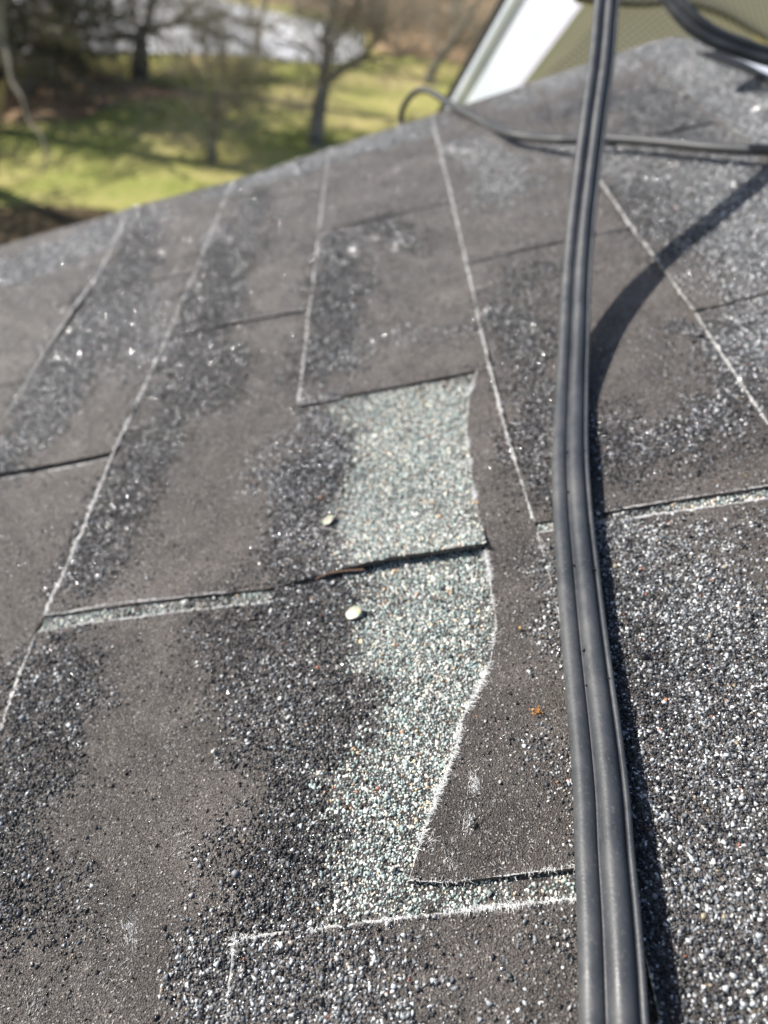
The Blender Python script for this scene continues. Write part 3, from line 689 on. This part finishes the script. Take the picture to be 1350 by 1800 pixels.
# ------------------------------------------------------------------ small things lying on the roof
mPearl, t, b = M('pearly_flake', rough=.3, spec=.8)
c = ramp(t, noise(t, 520, 2), [(.36, (.38, .16, .22)), (.43, (.36, .37, .36)), (.48, (.38, .38, .04)), (.53, (.06, .32, .24)), (.58, (.38, .18, .26)), (.66, (.30, .34, .44))]); t.links.new(c, b.inputs['Base Color'])
def flake(px, lv, r_, tilt, label):
    p = r2w(onroof([px], lv), lv)[0]; s, f, n_ = pv(1, 0, 0), pv(0, 1, 0), pv(0, 0, 1)
    hv = (CAM - p) / np.linalg.norm(CAM - p) + sun_dir; hv /= np.linalg.norm(hv); n2 = n_ * .5 + hv * .8 + s * tilt[0] + f * tilt[1]; n2 /= np.linalg.norm(n2); s = np.cross(f, n2); s /= np.linalg.norm(s); f = np.cross(n2, s)
    V = [p + n2 * .0004]; F = []; K = 28
    for ring, (rr, hh) in enumerate(((.4, .0004), (.8, .0003), (1.0, .0002), (1.0, -.0001))):
        for j in range(K):
            th = 2 * math.pi * j / K; w_ = 1 + .05 * math.sin(2 * th + 1) + .03 * math.sin(5 * th)
            V.append(p + (s * math.cos(th) + f * math.sin(th) * .92) * r_ * rr * w_ + n2 * hh)
    for j in range(K): F.append([0, 1 + j, 1 + (j + 1) % K])
    for g_ in range(3):
        for j in range(K): F.append([1 + g_ * K + j, 1 + (g_ + 1) * K + j, 1 + (g_ + 1) * K + (j + 1) % K, 1 + g_ * K + (j + 1) % K])
    tag(mesh_np('pearly_flake', V, faces=F, mat=mPearl, smooth=True), label, 'flake', 'round pearly flakes stuck on the granules')
flake((622, 1077), .0044, .0043, (.0, 0), 'round pearly white flake on dark granules just below the black gap')
flake((577, 914), .0052, .0038, (-.25, .2), 'smaller pearly flake standing tilted on granules above the black gap')
mNeedle, t, b = M('dry_needle', (.26, .15, .09), .6, .3)
q = [r2w(onroof([p], .006), .0068)[0] for p in ((556, 1020), (575, 1011), (600, 1006), (640, 1003))]
V_, F_ = tube(spline(q, 5), [.0003] * 16, 6); tag(mesh_np('pine_needle', V_, faces=F_, mat=mNeedle), 'dry reddish pine needle lying in the black gap', 'pine needle')
mStone, t, b = M('orange_grit', (.50, .22, .06), .7, .2); mPale, t, b = M('pale_grit', (.66, .63, .56), .6, .3); mYel, t, b = M('yellow_grit', (.62, .42, .12), .7, .2)
def pebbles(name, items, mat, label, cat):
    for (x, y, lv, r_) , lb in zip(items, label):
        p = r2w(onroof([(x, y)], lv), lv + r_ * .4)[0]; tv, tf = CHIPS[int(rng.integers(0, 14))]
        tag(mesh_np(name, p + tv * r_, tris=tf, mat=mat), lb, cat)
# orange lichen cluster on the tongue
lic = empty('lichen_spot', r2w(onroof([(943, 1250)], .006), .006)[0], 'tiny rusty orange lichen spot on the torn brown tongue left of the cable', 'lichen')
LV, LF = [], []
for _ in range(34):
    d = rng.normal(size=2) * np.array([5, 4]); p = r2w(onroof([(943 + d[0], 1250 + d[1])], .0056), .0060)[0]; tv, tf = CHIPS[int(rng.integers(0, 14))]
    LF.append(tf + len(np.vstack(LV)) if LV else tf); LV.append(p + tv * rng.uniform(.0002, .0005))
mesh_np('lichen_crust', np.vstack(LV), tris=np.vstack(LF), mat=mStone, parent=lic)
pebbles('granule', [(915, 1104, .0056, .0010)], mYel, ['single yellow granule on the brown tongue near the cable'], 'granule')
pebbles('pale_stone', [(340, 1074, .0045, .0016), (376, 1322, .003, .0013), (690, 1530, .003, .0017)], mPale,
        ['white chip lying in the narrow joint left of the black gap', 'pale chip on the worn grey shingle left of the torn patch', 'largest cream pebble at the lower tip of the torn tongue'], 'stone chip')

# ------------------------------------------------------------------ yard behind: lawn, pond, litter
def gmat(name, stops, scale, scale2=None, rough=.95, b2=.02):
    m, t, b = M(name, rough=rough, spec=.1)
    f = noise(t, scale, 5, .6); g = noise(t, scale2 or scale * 9, 4, .7); mx = N(t, 'ShaderNodeMath', _operation='MULTIPLY_ADD'); t.links.new(g, mx.inputs[0]); mx.inputs[1].default_value = .45
    sb = N(t, 'ShaderNodeMath', _operation='MULTIPLY'); t.links.new(f, sb.inputs[0]); sb.inputs[1].default_value = .62; t.links.new(sb.outputs[0], mx.inputs[2])
    t.links.new(ramp(t, mx.outputs[0], stops), b.inputs['Base Color']); bump(t, b, g, .8, b2); return m
mLawn = gmat('lawn_grass', [(.34, (.15, .19, .045)), (.47, (.28, .30, .08)), (.56, (.41, .37, .14)), (.67, (.54, .42, .22))], .35, 6)
mLitter = gmat('leaf_litter', [(.35, (.14, .09, .055)), (.5, (.32, .21, .125)), (.65, (.52, .37, .23))], .8, 9)
mLitterShade = gmat('shaded_litter', [(.35, (.06, .045, .028)), (.5, (.14, .105, .06)), (.65, (.25, .18, .10))], .8, 9)  # darker copy of the litter colours, shade of the near ground painted in
mIce = gmat('pond_ice', [(.3, (.50, .51, .54)), (.6, (.78, .78, .79))], .25, 2, rough=.5, b2=.0)
gs = 400
o = mesh_np('lawn', [(-gs, -60, 0), (gs, -60, 0), (gs, gs, 0), (-gs, gs, 0)], faces=[[0, 1, 2, 3]], mat=mLawn, origin=np.array([0, 0, 0.])); tag(o, kind='structure')
def gsheet(name, px, z, mat, jit=.35, kind='structure'):
    A = np.array([ground(*p)[:2] for p in px]); A = resample(A, 1.2, True)
    c_ = A.mean(0); r_ = np.array([vnoise(p[None], 2.5)[0] - .5 for p in A]); A = A + (A - c_) / np.linalg.norm(A - c_, axis=1)[:, None] * (r_ * jit * 2)[:, None]
    o = mesh_np(name, np.column_stack([A, np.full(len(A), z)]), faces=[list(range(len(A)))], mat=mat); tag(o, kind=kind); return o
gsheet('pond_ice', [(-400, 118), (30, 104), (200, 100), (420, 96), (520, 108), (600, 112), (648, 96), (630, 62), (560, 38), (470, 18), (380, -5), (200, -20), (-400, -20)], .03, mIce, .8)
gsheet('leaf_litter', [(-300, 230), (-40, 218), (130, 206), (200, 178), (330, 172), (350, 158), (260, 146), (150, 120), (-300, 118)], .02, mLitter, .5)
gsheet('leaf_litter', [(-500, 520), (-60, 500), (120, 470), (220, 400), (180, 372), (60, 362), (-100, 372), (-500, 400)], .02, mLitterShade, .5)
gsheet('leaf_litter', [(700, 100), (850, 120), (1000, 60), (1000, -60), (400, -90), (-400, -100), (300, -30), (480, 5), (560, 20), (640, 50), (660, 88)], .015, mLitter, .8)

# ------------------------------------------------------------------ trees
mBark = gmat('bark', [(.35, (.12, .105, .08)), (.5, (.22, .195, .155)), (.65, (.34, .30, .25))], 6, 30)
mTwig, t, b = M('grey_twigs', (.30, .265, .21), .9, .1)
mNeed = gmat('evergreen_needles', [(.35, (.09, .09, .055)), (.5, (.16, .15, .095)), (.65, (.26, .235, .155))], 3, 12)
mPaleB, t, b = M('pale_bark', (.17, .155, .125), .9, .1)
def cone(V, F, a, b_, r0, r1, seg=5):
    d = b_ - a; d = d / (np.linalg.norm(d) + 1e-9); s = np.cross(d, [.3, .2, .9]); s /= np.linalg.norm(s) + 1e-9; q = np.cross(d, s); o = len(V)
    for c_, r_ in ((a, r0), (b_, r1)):
        for j in range(seg): th = 2 * math.pi * j / seg; V.append(c_ + (s * math.cos(th) + q * math.sin(th)) * r_)
    for j in range(seg): F.append([o + j, o + (j + 1) % seg, o + seg + (j + 1) % seg, o + seg + j])
def grow(L, a, d, ln, r_, depth, rg, spread=.5, lift=.12, segs=3):
    p = a
    for s_ in range(segs):
        d2 = d + rg.normal(size=3) * .13 + np.array([0, 0, lift * .3]); d2 /= np.linalg.norm(d2)
        q = p + d2 * ln / segs; r2 = r_ * (1 - .22 / segs * (s_ + 1))
        mn = .004 if depth < 3 else .009
        cone(*L[0 if depth > 2 else 1], p, q, max(r_, mn), max(r2, mn), 6 if depth > 2 else 3)
        p, d, r_ = q, d2, r2
        if depth > 0 and s_ > 0 or depth <= 2 and depth > 0:
            for _ in range(1 if depth > 2 else 2):
                n_ = rg.normal(size=3); n_ -= d * (n_ @ d); n_ /= np.linalg.norm(n_); e = d * .75 + n_ * spread * rg.uniform(.8, 1.6); e[2] += lift; e /= np.linalg.norm(e)
                grow(L, p, e, ln * rg.uniform(.55, .8), r_ * .58, depth - 1, rg, spread, lift)
    if depth > 0:
        grow(L, p, d, ln * .75, r_ * .85, depth - 1, rg, spread, lift)
def bare_tree(px, h_, rad, label, seed, lean=(0, 0), depth=4, spread=.5, lift=.12, trunk_h=2.0, lim=None, limbs=4, cat='tree', mat=None, base=None, group='bare trees standing in the yard'):
    b0 = ground(*px) if base is None else np.array(base); rg = np.random.default_rng(seed)
    root = empty('bare_tree', b0, label, cat, group)
    L = [([], []), ([], [])]
    top = b0 + np.array([lean[0], lean[1], trunk_h]); p = b0 - np.array([0, 0, .1])
    for i in range(4):
        q = b0 + (top - b0) * (i + 1) / 4 + rg.normal(size=3) * rad * .15; cone(*L[0], p, q, rad * (1.15 - .1 * i), rad * (1.05 - .1 * i), 10); p = q
    for i in range(limbs):
        th_ = 2 * math.pi * (i + rg.random() * .6) / limbs; e = np.array([math.cos(th_) * (.25 if i == 0 else .75), math.sin(th_) * (.25 if i == 0 else .75), 1.0 if i == 0 else .5 + lift * 2]); e /= np.linalg.norm(e)
        grow(L, p - np.array([0, 0, .05 * i]), e, h_ * (lim or .2), rad * (.7 if i == 0 else .42), depth, rg, spread, lift)
    mesh_np('trunk', L[0][0], faces=L[0][1], mat=mat or mBark, parent=root)
    if L[1][0]: mesh_np('crown', L[1][0], faces=L[1][1], mat=mTwig, parent=root)
    return root
def limbed_tree(base_px, label, limbs, seed, twig=2, twig_len=.9, spread=.8, lift=.0, dens=1.0, cat='tree', group='bare trees standing in the yard', tmat=None):
    """bare tree from the course of its trunk and limbs (photo points at the trunk's distance), twigs grown along them"""
    b0 = ground(*base_px); rg = np.random.default_rng(seed); root = empty('bare_tree', b0, label, cat, group)
    fwd = RW @ np.array([0, 0, 1.]); zc = (b0 - CAM) @ fwd; L = [([], []), ([], [])]
    for li, (pts, r0, r1) in enumerate(limbs):
        off = 0 if li == 0 else rg.uniform(-1, 1)
        P = spline([atz(x, y, zc + off * .8 * (i / max(1, len(pts) - 1))) for i, (x, y) in enumerate(pts)], 5)
        if li == 0: P[0] = b0 - np.array([0, 0, .1])
        n = len(P)
        for i in range(n - 1):
            a, b_ = r0 + (r1 - r0) * i / n, r0 + (r1 - r0) * (i + 1) / n; cone(*L[0], P[i], P[i + 1], a, b_, 8)
            if li > 0 and rg.random() < .42 * dens:
                d = P[i + 1] - P[i]; d /= np.linalg.norm(d); e = d * .6 + rg.normal(size=3) * .7; e[2] += lift; e /= np.linalg.norm(e)
                grow(L, P[i], e, twig_len * rg.uniform(.6, 1.2), max(.012, a * .35), twig, rg, spread, lift)
    mesh_np('trunk', L[0][0], faces=L[0][1], mat=tmat or mBark, parent=root)
    if L[1][0]: mesh_np('crown', L[1][0], faces=L[1][1], mat=mTwig, parent=root)
    return root
limbed_tree((372, 290), 'small bushy bare tree standing alone on the shaded lawn', [([(372,290),(374,250),(380,205)], .075, .055)] + [([(380,210)] + q, .035, .012) for q in ([(355,160),(335,110),(322,70)], [(372,150),(360,100),(352,60)], [(385,150),(388,100),(395,60)], [(400,160),(420,115),(436,85)], [(415,180),(445,150),(470,120)], [(345,185),(315,150),(292,130)], [(398,170),(430,160),(462,165)])], 3, twig=2, twig_len=.6, dens=1.0, lift=.06)
limbed_tree((556, 258), 'slender grey tree with forked trunk rising behind the roof edge', [([(553,262),(560,200),(568,150),(574,105)], .17, .12), ([(574,110),(572,60),(585,20),(604,-60)], .09, .05), ([(567,155),(590,128),(625,112),(648,90),(664,50),(680,-30)], .085, .035), ([(574,108),(590,70),(618,30),(640,-40)], .06, .03), ([(570,130),(545,95),(520,80),(480,70)], .04, .015), ([(625,112),(665,100),(700,98),(740,80)], .04, .015)], 8, twig=2, twig_len=.8)
limbed_tree((246, 142), 'dark trunked tree at the lawn edge in front of the pond, with arching limbs', [([(246,142),(248,100),(247,62)], .24, .17), ([(247,64),(262,30),(274,-40)], .12, .08), ([(247,64),(280,48),(320,40),(360,50),(410,68),(455,92)], .085, .03), ([(247,66),(215,62),(180,68),(150,66),(110,85),(88,112)], .10, .04), ([(247,60),(232,20),(222,-50)], .09, .05), ([(300,44),(340,10),(380,-20)], .06, .03), ([(330,42),(390,30),(450,40),(500,60)], .05, .02)], 12, twig=2, twig_len=1.2, lift=-.05)
limbed_tree((88, 150), 'dark tree with leaning trunk among the left evergreens', [([(84,156),(92,100),(108,55)], .26, .16), ([(108,55),(128,10),(140,-40)], .13, .08), ([(108,58),(150,50),(190,35),(240,15)], .07, .03), ([(95,95),(120,60),(165,28),(205,-10)], .08, .05), ([(100,80),(60,50),(30,20),(10,-20)], .08, .05), ([(95,95),(130,100),(165,120),(200,150)], .05, .02)], 15, twig=2, twig_len=1.1, lift=-.08)
limbed_tree((50, 160), 'crooked dark trunk bending right beside the leaning trunk', [([(48,162),(58,115),(84,75)], .17, .12), ([(84,75),(70,30),(52,-20)], .10, .06), ([(84,75),(118,40),(160,5),(190,-30)], .08, .04), ([(60,110),(30,85),(8,80)], .06, .03)], 17, twig=2, twig_len=1.0, lift=-.05)
limbed_tree((780, 150), 'thin leaning tree just left of the white fascia', [([(742,156),(775,100),(812,50)], .12, .09), ([(812,50),(840,0),(860,-40)], .07, .05), ([(775,100),(760,60),(755,10)], .05, .03), ([(790,80),(830,70),(860,40)], .04, .02)], 21, twig=2, twig_len=1.3)
bare_tree((455, 96), 8.0, .10, 'thin grey tree on the near pond bank with drooping twigs over the ice', 23, depth=3, spread=.9, lift=-.06, trunk_h=.7, limbs=5)
bare_tree((660, 30), 10.0, .22, 'far bare tree on the brown bank beyond the pond, left of two', 25, depth=3, spread=.8, lift=-.04, trunk_h=.8, limbs=5)
bare_tree((800, 40), 10.0, .22, 'far bare tree on the brown bank beyond the pond, right of two', 29, depth=3, spread=.8, lift=-.04, trunk_h=.8, limbs=5)
for i, (x, y, hh, lb) in enumerate(((700, 92, 2.8, 'low brown brush clump at the right end of the pond'), (760, 70, 3.4, 'brown brush clump farthest back near the white fascia'), (825, 110, 3.0, 'brown brush clump directly beside the white fascia'), (340, 60, 2.8, 'grey brush clump standing at the pond bank'), (560, 40, 2.6, 'pale brush clump behind the right half of the pond'))):
    bare_tree((x, y), hh, .04, lb, 40 + i, depth=3, spread=.9, lift=.05, trunk_h=.25, lim=.26, limbs=6, cat='shrub', group='brush clumps by the pond')
# evergreens on the left
def evergreen(base, h_, wid, label, seed, n=9000, low=.03, nb=60, droop=-.28, group='evergreens on the left side of the yard'):
    b0 = np.array(base); rg = np.random.default_rng(seed); root = empty('evergreen_tree', b0, label, 'tree', group)
    V, F = [], []; cone(V, F, b0 - np.array([0, 0, .1]), b0 + np.array([0, 0, h_]), h_ * .03, .02, 9)
    LVv = []
    for i in range(nb):
        t_ = low + (1 - low) * ((i + rg.random()) / nb) ** 1.25; th = rg.uniform(0, 2 * math.pi); ln = wid * (1 - t_) ** .75 * rg.uniform(.6, 1.2) + .15
        a_ = b0 + np.array([0, 0, h_ * t_ + .3]); e = np.array([math.cos(th), math.sin(th), droop + rg.normal() * .1]); e /= np.linalg.norm(e); tip = a_ + e * ln; cone(V, F, a_, tip, .035, .01, 4)
        m_ = int(n / nb * (ln / wid + .25))
        s_ = rg.random(m_) ** .8; c_ = a_ + e * (ln * s_)[:, None] + rg.normal(size=(m_, 3)) * np.array([.16, .16, .13]) * (1 - .4 * s_[:, None]) * min(wid, 2.6) / 2.2; c_[:, 2] -= .18 * s_ * rg.random(m_)
        LVv.append(c_)
    c_ = np.vstack(LVv); c_ = c_[c_[:, 2] > .05]; m_ = len(c_); d1 = rg.normal(size=(m_, 3)); d1 /= np.linalg.norm(d1, axis=1)[:, None]; d1[:, 2] = -abs(d1[:, 2]) * .6; d2 = np.cross(d1, rg.normal(size=(m_, 3))); d2 /= np.linalg.norm(d2, axis=1)[:, None]
    l_ = rg.uniform(.08, .20, (m_, 1)); w_ = rg.uniform(.012, .03, (m_, 1)) * (1 + .5 * (wid > 3))
    P = np.stack([c_ - d2 * w_, c_ + d2 * w_, c_ + d1 * l_ + d2 * w_ * .3], 1).reshape(-1, 3)
    mesh_np('trunk', V, faces=F, mat=mBark, parent=root); mesh_np('crown', P, tris=np.arange(m_ * 3).reshape(-1, 3), mat=mNeed, parent=root)
evergreen(ground(30, 165), 9, 2.3, 'dark evergreen with drooping boughs in the upper left corner', 51, 3600, low=.10)
evergreen(ground(130, 128), 10, 2.3, 'dark evergreen behind the leaning trunks at the pond bank', 53, 3000, low=.10)
evergreen(ground(-90, 215), 10, 2.6, 'dark evergreen partly cut off by the left picture border', 52, 6000, low=.06)
# light bare limb hanging near the left border
near = bpy.data.objects.new('bare_tree', None); C.objects.link(near); gb = ground(-30, 330); near.location = gb; near['_o'] = [float(v) for v in gb]
tag(near, 'near grey trunk at the left border with a pale crooked limb hanging down', 'tree', 'bare trees standing in the yard')
D0 = 9.0; V, F = [], []
tp = [gb] + [atz(-12, y, D0) for y in (120, 40, -80, -300)]
for i in range(len(tp) - 1): cone(V, F, tp[i], tp[i + 1], .17 - .02 * i, .15 - .02 * i, 10)
mesh_np('trunk', V, faces=F, mat=mBark, parent=near)
V, F = [], []
bp = spline([atz(*p) for p in ((-12, 60, D0), (8, 80, D0 - .2), (16, 110, D0 - .4), (22, 145, D0 - .5), (40, 172, D0 - .6), (50, 210, D0 - .6), (76, 244, D0 - .7), (80, 285, D0 - .8), (70, 310, D0 - .8))], 4)
for i in range(len(bp) - 1): cone(V, F, bp[i], bp[i + 1], .034 - .0008 * i, .034 - .0008 * (i + 1), 7)
mesh_np('limb', V, faces=F, mat=mPaleB, parent=near)
# trees outside the left border whose shade falls on the lawn
def shade_caster(px, dist, hgt, wid, seed, label):
    g = ground(*px); d = sun_dir / math.hypot(sun_dir[0], sun_dir[1]); p = g + d * dist; p[2] = 0
    evergreen(p, hgt, wid, label, seed, 11000, nb=110, droop=.05)
shade_caster((250, 218), 4.6, 7.5, 4.6, 61, 'broad evergreen left of the picture whose shade falls across the lawn')
shade_caster((0, 430), 3.6, 5.5, 3.0, 63, 'evergreen close to the house left of the picture shading the near lawn')
shade_caster((520, 240), 6.5, 8.5, 4.2, 62, 'taller broad evergreen farther left shading the middle of the lawn')

for o in bpy.data.objects:
    for k_ in ('_o', '_lv'):
        if k_ in o: del o[k_]
